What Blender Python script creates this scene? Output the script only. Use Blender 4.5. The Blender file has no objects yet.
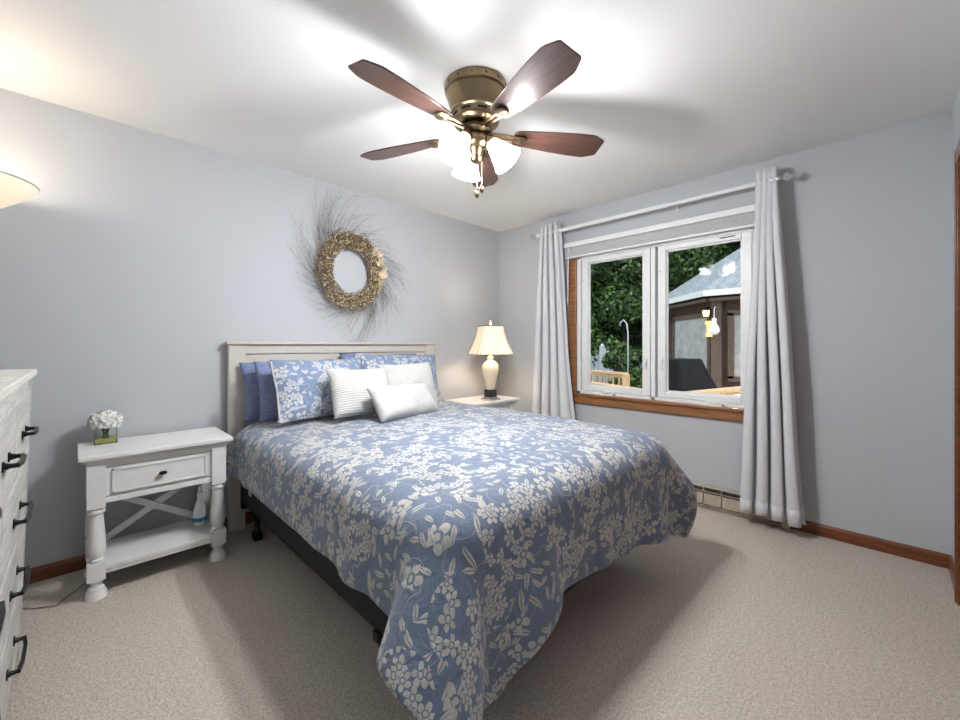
import bpy, bmesh, math, random
import numpy as np
from mathutils import Vector, Matrix, noise as mnoise
PI = math.pi
random.seed(7); np.random.seed(7)
S = bpy.context.scene
C = S.collection
# ------------------------------------------------------------- camera
CAM = Vector((-3.316, -3.043, 1.194))
cam_d = bpy.data.cameras.new('camera'); cam = bpy.data.objects.new('camera', cam_d); C.objects.link(cam)
cam.location = CAM
cam.rotation_euler = (PI/2, 0, -math.atan2(.7037, .7105))
cam_d.sensor_width = 36; cam_d.lens = 408/960*36; cam_d.shift_y = -15/960
cam_d.clip_start = .02; cam_d.clip_end = 200
S.camera = cam
# ------------------------------------------------------------- world, exposure
W = bpy.data.worlds.new('world'); S.world = W; W.use_nodes = True
bg = W.node_tree.nodes['Background']; bg.inputs[0].default_value = (.80, .88, 1.0, 1); bg.inputs[1].default_value = 1.35
S.view_settings.view_transform = 'Standard'; S.view_settings.look = 'None'
S.view_settings.gamma = 1; S.view_settings.exposure = 0.66; S.view_settings.use_curve_mapping = False
sun_d = bpy.data.lights.new('sun', 'SUN'); sun_d.energy = 1.3; sun_d.angle = math.radians(3); sun_d.color = (1, .95, .85)
sun = bpy.data.objects.new('sun', sun_d); C.objects.link(sun)
sun.rotation_euler = Vector((-.25, -.55, .8)).to_track_quat('Z', 'Y').to_euler()

def point(name, loc, energy, color, r, parent=None):
    l = bpy.data.lights.new(name, 'POINT'); l.energy = energy; l.color = color; l.shadow_soft_size = r
    o = bpy.data.objects.new(name, l); C.objects.link(o); o.location = loc
    if parent: o.parent = parent
    return o
FAN_W, LAMP_W, TORCH_W = 34, 5.5, 3.5
# ------------------------------------------------------------- node helpers
class NT:
    def __init__(s, name):
        s.m = bpy.data.materials.new(name); s.m.use_nodes = True
        s.t = s.m.node_tree; s.n = s.t.nodes; s.l = s.t.links
        s.b = s.n['Principled BSDF']; s.out = s.n['Material Output']
    def put(s, sock, v):
        if isinstance(v, bpy.types.NodeSocket): s.l.new(v, sock)
        elif v is not None:
            if hasattr(sock.default_value, '__len__') and hasattr(v, '__len__') and len(v) == 3 and len(sock.default_value) == 4: v = (*v, 1)
            sock.default_value = v
    def math(s, op, a, b=None, c=None, clamp=False):
        n = s.n.new('ShaderNodeMath'); n.operation = op; n.use_clamp = clamp
        for i, v in enumerate((a, b, c)):
            if v is not None: s.put(n.inputs[i], v)
        return n.outputs[0]
    def vmath(s, op, a, b=None, sc=None):
        n = s.n.new('ShaderNodeVectorMath'); n.operation = op; s.put(n.inputs[0], a)
        if b is not None: s.put(n.inputs[1], b)
        if sc is not None: s.put(n.inputs['Scale'], sc)
        return n.outputs['Value'] if op in ('LENGTH', 'DOT_PRODUCT') else n.outputs[0]
    def sep(s, v):
        n = s.n.new('ShaderNodeSeparateXYZ'); s.put(n.inputs[0], v); return n.outputs
    def comb(s, x, y, z=0.):
        n = s.n.new('ShaderNodeCombineXYZ'); s.put(n.inputs[0], x); s.put(n.inputs[1], y); s.put(n.inputs[2], z); return n.outputs[0]
    def coord(s, k='Object'): return s.n.new('ShaderNodeTexCoord').outputs[k]
    def geo(s, k='Position'): return s.n.new('ShaderNodeNewGeometry').outputs[k]
    def noise(s, v, scale=5, detail=3, rough=.5, dist=0, out=0):
        n = s.n.new('ShaderNodeTexNoise'); s.put(n.inputs['Vector'], v)
        n.inputs['Scale'].default_value = scale; n.inputs['Detail'].default_value = detail
        n.inputs['Roughness'].default_value = rough; n.inputs['Distortion'].default_value = dist
        return n.outputs[out]
    def vor(s, v, scale=5, rnd=1, dims='2D', feature='F1'):
        n = s.n.new('ShaderNodeTexVoronoi'); n.voronoi_dimensions = dims; n.feature = feature
        s.put(n.inputs['Vector'], v); n.inputs['Scale'].default_value = scale; n.inputs['Randomness'].default_value = rnd
        return n.outputs
    def ramp(s, f, stops):
        n = s.n.new('ShaderNodeValToRGB'); s.put(n.inputs[0], f); e = n.color_ramp.elements
        while len(e) < len(stops): e.new(.5)
        for q, (p, c) in zip(e, stops): q.position = p; q.color = (*c, 1)
        return n.outputs[0]
    def mix(s, f, a, b, mode='MIX'):
        n = s.n.new('ShaderNodeMix'); n.data_type = 'RGBA'; n.blend_type = mode
        s.put(n.inputs[0], f); s.put(n.inputs[6], a); s.put(n.inputs[7], b); return n.outputs[2]
    def bump(s, h, strength=.3, dist=.01):
        n = s.n.new('ShaderNodeBump'); n.inputs['Strength'].default_value = strength; n.inputs['Distance'].default_value = dist
        s.put(n.inputs['Height'], h); s.l.new(n.outputs[0], s.b.inputs['Normal']); return n
    def map(s, v, sc): 
        n = s.n.new('ShaderNodeMapping'); s.put(n.inputs[0], v); n.inputs['Scale'].default_value = sc; return n.outputs[0]
    def base(s, col, rough=.5, metal=0, **k):
        s.put(s.b.inputs['Base Color'], col); s.put(s.b.inputs['Roughness'], rough); s.put(s.b.inputs['Metallic'], metal)
        for a, v in k.items(): s.put(s.b.inputs[a.replace('_', ' ')], v)
        return s

def plain(name, col, rough=.5, metal=0, var=.06, bump=0, scale=20, **k):
    t = NT(name); f = t.noise(t.coord(), scale, 3)
    c1 = tuple(max(0, c*(1-var)) for c in col); c2 = tuple(min(1, c*(1+var)) for c in col)
    t.base(t.ramp(f, [(.3, c1), (.7, c2)]), rough, metal, **k)
    if bump: t.bump(t.noise(t.coord(), scale*6, 2), bump, .004)
    return t.m
def wood(name, c1, c2, sc=(1, 12, 12), rough=.4, gloss=0, bump=.15):
    t = NT(name); v = t.map(t.coord(), sc)
    f = t.noise(v, 3.2, 6, .6, 1.2); g = t.noise(t.map(t.coord(), tuple(a*5 for a in sc)), 5, 3)
    h = t.math('ADD', t.math('MULTIPLY', f, .75), t.math('MULTIPLY', g, .25))
    t.base(t.ramp(h, [(.35, c1), (.62, c2)]), rough, 0, Coat_Weight=gloss)
    t.bump(h, bump, .002); return t.m
def emis(name, col, e, strength, rough=.3, **k):
    t = NT(name); t.base(col, rough, 0, Emission_Color=e, Emission_Strength=strength, **k); return t.m

M = {}
# walls
def wallmat(name, col, bump=.08):
    t = NT(name); p = t.geo()
    f = t.noise(p, 1.3, 2); t.base(t.ramp(f, [(.3, tuple(c*.985 for c in col)), (.7, col)]), .75)
    t.bump(t.noise(p, 220, 2), bump, .002); return t.m
M['wall'] = wallmat('wall_paint', (.485, .505, .535))
M['ceil'] = wallmat('ceiling_paint', (.80, .80, .795), .05)
t = NT('carpet'); p = t.geo()
f1 = t.noise(p, 130, 3, .8); f2 = t.noise(p, 3.5, 4); f3 = t.noise(p, 60, 3, .7)
cc = t.ramp(f1, [(.36, (.33, .285, .235)), (.64, (.90, .82, .72))])
cc = t.mix(.35, cc, t.ramp(f3, [(.40, (.48, .43, .365)), (.60, (.74, .675, .59))]))
cc = t.mix(t.math('MULTIPLY', f2, .25), cc, (.54, .485, .42))
t.base(cc, .95); t.bump(t.math('ADD', f1, f3), .8, .012); M['carpet'] = t.m
M['trimwood'] = wood('reddish_trim_wood', (.10, .028, .008), (.21, .060, .017), (2, 2, 14), .35, .2)
M['trimwood_y'] = wood('reddish_trim_wood_window_wall', (.10, .028, .008), (.21, .060, .017), (14, 1, 14), .35, .2)
M['sillwood'] = wood('golden_brown_window_wood', (.17, .065, .022), (.36, .165, .07), (14, 1, 14), .35, .2)
M['white'] = plain('white_furniture_paint', (.74, .74, .735), .4, var=.03, bump=.05)
M['vinyl'] = plain('white_vinyl', (.78, .79, .79), .35, var=.02)
M['cream'] = plain('cream_painted_wood', (.56, .53, .48), .5, var=.04, bump=.05)
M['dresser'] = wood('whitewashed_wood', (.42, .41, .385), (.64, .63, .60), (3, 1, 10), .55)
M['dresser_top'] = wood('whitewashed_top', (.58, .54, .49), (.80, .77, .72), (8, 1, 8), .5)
M['blackmetal'] = plain('black_metal', (.012, .012, .013), .35, .6)
M['railmetal'] = plain('dark_brown_metal', (.035, .026, .022), .45, .4)
M['chrome'] = plain('chrome', (.75, .75, .76), .15, 1, var=.02)
M['brass'] = plain('antique_brass', (.27, .20, .12), .28, 1, var=.12)
M['brass_dark'] = plain('dark_antique_brass', (.10, .068, .04), .4, 1, var=.12)
M['bladewood'] = wood('walnut_blade', (.024, .010, .007), (.080, .036, .026), (1.5, 14, 14), .32, .3)
M['glass_shade'] = emis('lit_frosted_glass', (.9, .9, .88), (1, .99, .98), 10, .4)
M['boxspring'] = plain('charcoal_ticking', (.022, .022, .026), .9, bump=.2)
M['mattress'] = plain('white_ticking', (.6, .6, .58), .9)
M['linen'] = plain('white_linen', (.49, .49, .48), .9, var=.03, bump=.25, scale=30)
t = NT('ribbed_white_cotton'); v = t.coord(); 
w = t.n.new('ShaderNodeTexWave'); t.put(w.inputs[0], v); w.bands_direction = 'Y'; w.inputs['Scale'].default_value = 22; w.inputs['Distortion'].default_value = 2.5
t.base(t.ramp(w.outputs['Fac'], [(.2, (.48, .48, .46)), (.8, (.60, .60, .58))]), .9); t.bump(w.outputs['Fac'], .5, .004); M['ribbed'] = t.m
t = NT('slate_blue_cotton'); v = t.coord()
w = t.noise(t.map(v, (3, 22, 22)), 4, 4, .6)
t.base(t.ramp(w, [(.3, (.13, .16, .30)), (.7, (.235, .28, .45))]), .92); t.bump(w, .4, .006); M['chambray'] = t.m
M['curtain'] = plain('pale_grey_curtain', (.62, .635, .665), .85, var=.02, bump=.1, scale=60)
M['heater'] = plain('almond_enamel', (.46, .40, .32), .45, var=.03)
M['dark'] = plain('dark_gap', (.01, .01, .01), .8)
M['lampcream'] = plain('cream_glazed_ceramic', (.76, .66, .50), .18, var=.04, Coat_Weight=.5)
M['crystal'] = plain('clear_crystal', (.9, .9, .92), .05, var=.01, Transmission_Weight=.8)
M['crystal_dark'] = plain('smoky_block', (.03, .03, .035), .2, var=.2)
t = NT('lit_lampshade_fabric'); t.base((.80, .70, .54), .8, 0, Emission_Color=(1, .74, .44), Emission_Strength=.30, Transmission_Weight=0.); M['shade'] = t.m
M['shade_trim'] = plain('shade_piping', (.16, .13, .09), .8)
t = NT('alabaster_glass_bowl'); t.base((.78, .70, .60), .3, 0, Emission_Color=(1, .78, .5), Emission_Strength=.35); M['bowl'] = t.m
M['steel'] = plain('brushed_steel', (.5, .5, .5), .3, 1)
M['plastic'] = plain('white_plastic', (.75, .77, .78), .3)
M['blueplastic'] = plain('blue_band', (.02, .17, .32), .35)
M['stemgreen'] = plain('stem_green', (.07, .10, .02), .6, var=.3)
M['petal'] = plain('white_petal', (.85, .85, .80), .7, var=.05)
M['water'] = plain('yellow_green_water', (.62, .58, .18), .1, Transmission_Weight=.5)
M['twig'] = plain('brown_twig', (.20, .15, .11), .8, var=.4)
M['twiggrey'] = plain('grey_twig', (.23, .21, .20), .8, var=.3)
M['berry'] = plain('golden_berry', (.46, .33, .13), .45, var=.5, scale=40)
M['berry_pale'] = plain('pale_berry', (.80, .70, .48), .5, var=.25, scale=40)
M['sisal'] = plain('pale_tan_raffia', (.66, .54, .36), .8, var=.25)
t = NT('clear_glass'); tr = t.n.new('ShaderNodeBsdfTransparent'); gl = t.n.new('ShaderNodeBsdfGlossy'); gl.inputs['Roughness'].default_value = .02
fr = t.n.new('ShaderNodeFresnel'); fr.inputs[0].default_value = 1.12; mx = t.n.new('ShaderNodeMixShader')
tr.inputs[0].default_value = (.96, .98, .97, 1)
t.l.new(fr.outputs[0], mx.inputs[0]); t.l.new(tr.outputs[0], mx.inputs[1]); t.l.new(gl.outputs[0], mx.inputs[2]); t.l.new(mx.outputs[0], t.out.inputs[0]); M['glass'] = t.m
# floral fabric (UVs are in metres)
def floral(name, base1, base2, motif1, motif2, off=(0, 0, 0)):
    t = NT(name); uv0 = t.vmath('ADD', t.coord('UV'), off)
    wob = t.vmath('SCALE', t.vmath('SUBTRACT', t.noise(uv0, 14, 2, out=1), (.5, .5, .5)), sc=.022)
    uv = t.vmath('ADD', uv0, wob)
    def cells(scale, rnd=.9, o=(0, 0, 0)):
        q = t.vmath('ADD', uv, o); v = t.vor(q, scale, rnd); loc = t.vmath('SCALE', t.vmath('SUBTRACT', q, v['Position']), sc=scale)
        x, y, _ = t.sep(loc); r, g, b = t.sep(v['Color']); return x, y, r, g, b
    def step(a, soft): return t.math('DIVIDE', a, soft, clamp=True)
    def flower(scale, n, R, thr, o=(0, 0, 0), soft=.035):
        x, y, cr, cg, cb = cells(scale, .85, o)
        ang = t.math('ADD', t.math('ARCTAN2', y, x), t.math('MULTIPLY', cr, 6.28))
        rr = t.math('SQRT', t.math('ADD', t.math('MULTIPLY', x, x), t.math('MULTIPLY', y, y)))
        cs = t.math('ABSOLUTE', t.math('COSINE', t.math('MULTIPLY', ang, n/2)))
        pet = t.math('MULTIPLY', t.math('POWER', cs, .5), R)
        m = step(t.math('SUBTRACT', pet, rr), soft)
        ring = step(t.math('SUBTRACT', t.math('ABSOLUTE', t.math('SUBTRACT', rr, R*.28)), .02), .03)
        m = t.math('MULTIPLY', m, ring)
        return t.math('MULTIPLY', m, t.math('GREATER_THAN', cg, thr)), rr
    def leaf(scale, L, Wd, thr, o=(0, 0, 0)):
        x, y, cr, cg, cb = cells(scale, 1, o); a = t.math('MULTIPLY', cr, 6.28)
        ca, sa = t.math('COSINE', a), t.math('SINE', a)
        u = t.math('ADD', t.math('MULTIPLY', x, ca), t.math('MULTIPLY', y, sa)); v = t.math('SUBTRACT', t.math('MULTIPLY', y, ca), t.math('MULTIPLY', x, sa))
        un = t.math('DIVIDE', u, L); vn = t.math('DIVIDE', v, Wd)
        prof = t.math('SUBTRACT', 1., t.math('MULTIPLY', un, un))
        m = step(t.math('SUBTRACT', prof, t.math('ABSOLUTE', vn)), .18)
        vein = step(t.math('SUBTRACT', t.math('ABSOLUTE', v), .012), .025)
        return t.math('MULTIPLY', t.math('MULTIPLY', m, vein), t.math('GREATER_THAN', cg, thr))
    x, y, cr, cg, cb = cells(4.4, .75)
    rr = t.math('SQRT', t.math('ADD', t.math('MULTIPLY', x, x), t.math('MULTIPLY', y, y)))
    clus = t.math('LESS_THAN', rr, .40); big = t.math('GREATER_THAN', cb, .30)
    clus = t.math('MULTIPLY', clus, big); halo = t.math('SUBTRACT', 1., clus)
    f1, _ = flower(24, 5, .60, .08); f2, _ = flower(11, 5, .46, .62, (.31, .17, 0)); l1 = leaf(23, .60, .20, .50, (.7, .2, 0)); l2 = leaf(14, .62, .15, .62, (.1, .9, 0))
    m = t.math('ADD', t.math('MULTIPLY', clus, f1), t.math('MULTIPLY', halo, t.math('MAXIMUM', f2, t.math('MAXIMUM', l1, l2))), clamp=True)
    # thin stems
    n1 = t.noise(uv, 7, 1); st = step(t.math('SUBTRACT', .006, t.math('ABSOLUTE', t.math('SUBTRACT', n1, .5))), .006)
    m = t.math('MAXIMUM', m, t.math('MULTIPLY', t.math('MULTIPLY', st, halo), .7))
    grain = t.noise(uv0, 420, 2, .7); big_n = t.noise(uv0, 9, 3)
    weave = t.noise(t.map(uv0, (60, 600, 1)), 1, 2)
    bc = t.ramp(t.math('ADD', t.math('MULTIPLY', grain, .6), t.math('MULTIPLY', weave, .4)), [(.35, base1), (.65, base2)])
    mc = t.ramp(t.math('ADD', t.math('MULTIPLY', grain, .5), t.math('MULTIPLY', big_n, .5)), [(.35, motif1), (.65, motif2)])
    t.base(t.mix(t.math('MULTIPLY', m, t.math('ADD', .68, t.math('MULTIPLY', grain, .45))), bc, mc), .9, 0, Sheen_Weight=.25)
    h = t.math('ADD', t.math('MULTIPLY', t.noise(uv0, 16, 4, .55, .8), 1.), t.math('MULTIPLY', m, .12))
    t.bump(h, .45, .02)
    return t.m
M['floral'] = floral('blue_floral_quilt', (.090, .125, .195), (.180, .228, .315), (.40, .385, .345), (.62, .605, .55))
M['floral2'] = floral('blue_floral_sham', (.14, .20, .32), (.22, .29, .43), (.50, .50, .48), (.68, .68, .67), (3.3, 1.7, 0))

# ------------------------------------------------------------- mesh helpers
def obj(name, bm, mat, parent=None, smooth=False, loc=None, bevel=0, angle=None):
    me = bpy.data.meshes.new(name)
    if isinstance(bm, bmesh.types.BMesh):
        bm.normal_update(); bm.to_mesh(me); bm.free()
    else: me = bm; me.name = name
    for m in (mat if isinstance(mat, (list, tuple)) else [mat]): me.materials.append(m)
    o = bpy.data.objects.new(name, me); C.objects.link(o)
    if smooth:
        me.polygons.foreach_set('use_smooth', [True]*len(me.polygons))
        if angle is not None: me.set_sharp_from_angle(angle=math.radians(angle))
    if loc is not None: o.location = loc
    if parent: o.parent = parent
    if bevel:
        b = o.modifiers.new('bevel', 'BEVEL'); b.width = bevel; b.segments = 2; b.limit_method = 'ANGLE'
    return o
def tag(o, label=None, cat=None, group=None, kind=None):
    if label: o['label'] = label
    if cat: o['category'] = cat
    if group: o['group'] = group
    if kind: o['kind'] = kind
    return o
def thing(name, label, cat, loc=(0, 0, 0), rz=0, group=None, kind=None):
    o = bpy.data.objects.new(name, None); C.objects.link(o); o.location = loc; o.rotation_euler = (0, 0, rz)
    return tag(o, label, cat, group, kind)
def copy_tree(o, parent=None):
    c = o.copy(); C.objects.link(c)
    if parent: c.parent = parent
    for ch in [x for x in list(bpy.data.objects) if x.parent is o]: copy_tree(ch, c)
    return c
def nb(): return bmesh.new()
def box(bm, x0, x1, y0, y1, z0, z1, mi=0):
    vs = [bm.verts.new(p) for p in ((x0,y0,z0),(x1,y0,z0),(x1,y1,z0),(x0,y1,z0),(x0,y0,z1),(x1,y0,z1),(x1,y1,z1),(x0,y1,z1))]
    for q in ((3,2,1,0),(4,5,6,7),(0,1,5,4),(1,2,6,5),(2,3,7,6),(3,0,4,7)):
        f = bm.faces.new([vs[i] for i in q]); f.material_index = mi
    return vs
def bx(*a, mi=0): bm = nb(); box(bm, *a, mi=mi); return bm
def xf(bm, verts, mat): bmesh.ops.transform(bm, matrix=mat, verts=verts)
def lathe(bm, prof, seg=28, mat=None, cap=True, mi=0):
    rings = []
    for r, z in prof:
        rings.append([bm.verts.new((r*math.cos(2*PI*k/seg), r*math.sin(2*PI*k/seg), z)) for k in range(seg)])
    for a, b in zip(rings, rings[1:]):
        for k in range(seg):
            f = bm.faces.new((a[k], a[(k+1) % seg], b[(k+1) % seg], b[k])); f.material_index = mi
    if cap:
        if prof[0][0] > 1e-4: bm.faces.new(rings[0][::-1]).material_index = mi
        if prof[-1][0] > 1e-4: bm.faces.new(rings[-1]).material_index = mi
    vs = [v for r in rings for v in r]
    if mat is not None: xf(bm, vs, mat)
    return vs
def tube(bm, pts, r, seg=8, r1=None, caps=True):
    pts = [Vector(p) for p in pts]; rings = []; n = len(pts); up = None
    for i, p in enumerate(pts):
        d = (pts[min(i+1, n-1)] - pts[max(i-1, 0)])
        d = d.normalized() if d.length > 1e-9 else Vector((0, 0, 1))
        if up is None:
            up = d.orthogonal().normalized()
        else:
            up = (up - d*up.dot(d)); up = up.normalized() if up.length > 1e-6 else d.orthogonal().normalized()
        s = d.cross(up); rr = r if r1 is None else r + (r1-r)*i/(n-1)
        rings.append([bm.verts.new(p + up*rr*math.cos(2*PI*k/seg) + s*rr*math.sin(2*PI*k/seg)) for k in range(seg)])
    for a, b in zip(rings, rings[1:]):
        for k in range(seg): bm.faces.new((a[k], a[(k+1) % seg], b[(k+1) % seg], b[k]))
    if caps and seg > 2: bm.faces.new(rings[0][::-1]); bm.faces.new(rings[-1])
def beam(bm, a, b, w, h, up=(0, 0, 1)):
    a, b = Vector(a), Vector(b); d = (b-a); L = d.length; d.normalize(); s = d.cross(Vector(up)).normalized(); u = s.cross(d)
    vs = [bm.verts.new(p + s*w*.5*i + u*h*.5*j) for p in (a, b) for i, j in ((-1,-1),(1,-1),(1,1),(-1,1))]
    for q in ((3,2,1,0),(4,5,6,7),(0,1,5,4),(1,2,6,5),(2,3,7,6),(3,0,4,7)): bm.faces.new([vs[i] for i in q])
def prism(bm, poly, axis_pts):
    """poly: list of (u,v); axis_pts: function (u,v,t)->point for t 0/1"""
    a = [bm.verts.new(axis_pts(u, v, 0)) for u, v in poly]; b = [bm.verts.new(axis_pts(u, v, 1)) for u, v in poly]
    n = len(poly)
    for k in range(n): bm.faces.new((a[k], a[(k+1) % n], b[(k+1) % n], b[k]))
    bm.faces.new(a[::-1]); bm.faces.new(b); bmesh.ops.recalc_face_normals(bm, faces=bm.faces)
def rebase(root):
    """nothing: children built in local coords"""
    return root
T = Matrix.Translation
def R(a, ax): return Matrix.Rotation(a, 4, ax)

# ============================================================= SETTING
XW, YS, HC = -3.89, -3.268, 2.44
WY0, WY1, WZ0, WZ1 = -2.40, -.98, .745, 2.13      # window opening
tag(obj('floor', bx(XW-.1, .15, YS-.1, .1, -.1, 0), M['carpet']), kind='structure')
tag(obj('ceiling', bx(XW-.1, .15, YS-.1, .1, HC, HC+.1), M['ceil']), kind='structure')
tag(obj('wall_back', bx(XW-.1, .15, 0, .1, 0, HC), M['wall']), kind='structure')
tag(obj('wall_left', bx(XW-.1, XW, YS-.1, 0, 0, HC), M['wall']), kind='structure')
bm = nb()
box(bm, 0, .15, YS-.1, WY0, 0, HC); box(bm, 0, .15, WY1, 0, 0, HC); box(bm, 0, .15, WY0, WY1, 0, WZ0); box(bm, 0, .15, WY0, WY1, WZ1, HC)
tag(obj('wall_right', bm, M['wall']), kind='structure')
DX0, DX1, DZ = -2.10, -.44, 2.03
bm = nb(); box(bm, XW-.1, DX0, YS-.1, YS, 0, HC); box(bm, DX1, 0, YS-.1, YS, 0, HC); box(bm, DX0, DX1, YS-.1, YS, DZ, HC)
tag(obj('wall_front', bm, M['wall']), kind='structure')
# closet door on the front wall
d = thing('door_1', None, None, (0, 0, 0), kind='structure')
bm = nb()
for q in range(3):
    o_ = q*.022
    box(bm, DX1-.005+o_, DX1+.018+o_, YS-.0, YS+.014+.006*(q == 1), 0, DZ+.066)
    box(bm, DX0-.018-o_, DX0+.005-o_, YS-.0, YS+.014+.006*(q == 1), 0, DZ+.066)
box(bm, DX0-.06, DX1+.062, YS+.0, YS+.018, DZ, DZ+.066)
obj('door_casing', bm, M['trimwood'], d, bevel=.002)
for q in range(2):
    x0 = DX0+.01+q*(DX1-DX0)/2; x1 = x0+(DX1-DX0)/2-.02
    p_ = obj('door_panel', bx(x0, x1, YS-.06, YS-.02, .01, DZ-.01), M['trimwood'], d, bevel=.003)
    bm = nb(); lathe(bm, [(.0, 0), (.012, .0), (.01, .02), (.018, .03), (.014, .04), (0, .042)], 16, T((x1-.06 if q == 0 else x0+.06, YS-.02, 1.0)) @ R(-PI/2, 'X'))
    obj('door_handle', bm, M['brass'], p_, True)
def baseboard(name, pts_fn, mat):
    prof = [(0, 0), (.013, 0), (.013, .055), (.009, .066), (.004, .074), (0, .074)]
    bm = nb(); prism(bm, prof, pts_fn); return tag(obj(name, bm, mat), kind='structure')
baseboard('baseboard_back', lambda u, v, t: (XW + t*(-XW), -u, v), M['trimwood'])
baseboard('baseboard_right', lambda u, v, t: (-u, -2.575 + t*(YS+2.575), v), M['trimwood_y'])
baseboard('baseboard_left', lambda u, v, t: (XW+u, YS + t*(-YS), v), M['trimwood_y'])
baseboard('baseboard_front', lambda u, v, t: (DX1+.062 + t*(-DX1-.062), YS+u, v), M['trimwood'])

# ---- window
w = thing('window_1', None, None, kind='structure')
bm = nb()
CX = -.018
box(bm, CX, 0, WY1, WY1+.085, WZ0-.08, 2.14); box(bm, CX, 0, WY0-.085, WY0, WZ0-.08, 2.14); box(bm, CX, 0, WY0, WY1, WZ1, 2.14)
obj('window_casing', bm, M['sillwood'], w, bevel=.004)
bm = nb(); box(bm, -.024, 0, WY0-.085, WY1+.085, WZ0-.088, WZ0-.018); box(bm, -.040, .02, WY0-.10, WY1+.10, WZ0-.018, WZ0+.006)
obj('window_sill', bm, M['sillwood'], w, bevel=.004)
bm = nb()   # outer vinyl frame with centre mullion
box(bm, 0, .10, WY0, WY0+.035, WZ0, 2.03); box(bm, 0, .10, WY1-.035, WY1, WZ0, 2.03)
box(bm, 0, .10, WY0, WY1, WZ0, WZ0+.03); box(bm, 0, .10, WY0, WY1, 1.985, WZ1); box(bm, .0, .10, -1.70, -1.665, WZ0, 2.0)
obj('window_frame', bm, M['vinyl'], w, bevel=.004)
for (g0, g1) in ((-1.593, -1.083), (-2.298, -1.778)):
    z0, z1 = .822, 1.945
    bm = nb(); f = .068
    for (a, b, xx0) in ((f, 0, .012), (.02, .0, .0)):
        X0 = .02 if a == f else .034
        # stiles and rails
    box(bm, .012, .07, g0-.062, g0, z0-.045, z1+.045); box(bm, .012, .07, g1, g1+.062, z0-.045, z1+.045)
    box(bm, .012, .07, g0, g1, z0-.045, z0); box(bm, .012, .07, g0, g1, z1, z1+.045)
    s_ = obj('window_sash', bm, M['vinyl'], w, bevel=.005)
    bm = nb()
    box(bm, .028, .05, g0-.0, g0+.01, z0, z1); box(bm, .028, .05, g1-.01, g1, z0, z1); box(bm, .028, .05, g0, g1, z0, z0+.01); box(bm, .028, .05, g0, g1, z1-.01, z1)
    obj('glazing_bead', bm, M['vinyl'], s_, bevel=.002)
    obj('glass_pane', bx(.041, .045, g0+.005, g1-.005, z0+.005, z1-.005), M['glass'], s_)
    # crank operator
    gc = g0+.17 if g0 < -2 else g0+.30
    bm = nb(); box(bm, -.03, .012, gc-.06, gc+.06, WZ0+.006, WZ0+.028)
    tube(bm, [(-.025, gc+.03, WZ0+.03), (-.035, gc+.0, WZ0+.034), (-.035, gc-.07, WZ0+.03)], .006, 8)
    obj('crank_handle', bm, M['vinyl'], w, bevel=.004)
    # sash lock
    yl = g1+.03 if g0 < -2 else g0-.03
    bm = nb(); box(bm, -.004, .014, yl-.008, yl+.008, 1.0, 1.08); box(bm, -.014, -.002, yl-.004, yl+.004, 1.02, 1.06)
    obj('sash_lock', bm, M['vinyl'], w, bevel=.002)
    bm = nb()
    for zz in (1.05, 1.78):
        box(bm, .010, .013, g1+.038, g1+.044, zz, zz+.006)
    obj('screw_head', bm, M['dark'], s_)
bm = bx(.008, .013, -2.26, -2.16, 1.967, 1.973); obj('label_strip', bm, M['dark'], w)
# blind
b_ = thing('window_blind', 'white slatted blind raised into a stack across the top of the window', 'blind', (0, 0, 2.0))
by0, by1 = -2.44, -.875
obj('headrail', bx(-.062, -.019, by0, by1, .10, .145), M['vinyl'], b_, bevel=.003)
bm = nb()
for k in range(11): 
    z = .022+.0068*k; box(bm, -.058 + .003*(k % 2), -.022, by0+.01, by1-.01, z, z+.0035)
obj('slats', bm, M['vinyl'], b_)
obj('bottom_rail', bx(-.058, -.022, by0+.01, by1-.01, .0, .018), M['vinyl'], b_, bevel=.003)
for k in range(5):
    y = by1-.10-k*.34; bm = nb(); tube(bm, [(-.060, y, .10), (-.064, y-.01, .06), (-.061, y+.02, .035), (-.060, y+.01, .0)], .003, 6)
    obj('ladder_cord', bm, M['vinyl'], b_)
bm = nb(); tube(bm, [(-.066, by1-.055, .115), (-.07, by1-.055, .08), (-.072, by1-.05, -.42)], .0045, 8); obj('tilt_wand', bm, M['plastic'], b_)
# ---- baseboard heater
h = thing('baseboard_heater', 'long almond metal baseboard heater under the window', 'heater', (0, -1.6, 0))
L0, L1 = -.975, 1.15
bm = nb(); box(bm, -.058, -.055, L0, L1, .035, .115); box(bm, -.055, 0, L0, L1, .155, .160); box(bm, -.03, 0, L0, L1, 0.0, .006)
box(bm, -.004, 0, L0, L1, 0, .16)
for k in range(18): y = L0+.02+k*.12; box(bm, -.058, -.004, y, y+.006, .02, .157)
box(bm, -.058, -.054, L0, L1, .125, .131); box(bm, -.058, -.054, L0, L1, .018, .024)
obj('cover', bm, M['heater'], h)
obj('fin_core', bx(-.05, -.006, L0+.01, L1, .03, .11), M['dark'], h)
bm = nb(); box(bm, -.062, 0, L0-.004, L0+.035, 0, .163); obj('end_cap', bm, M['heater'], h, bevel=.004)

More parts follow.
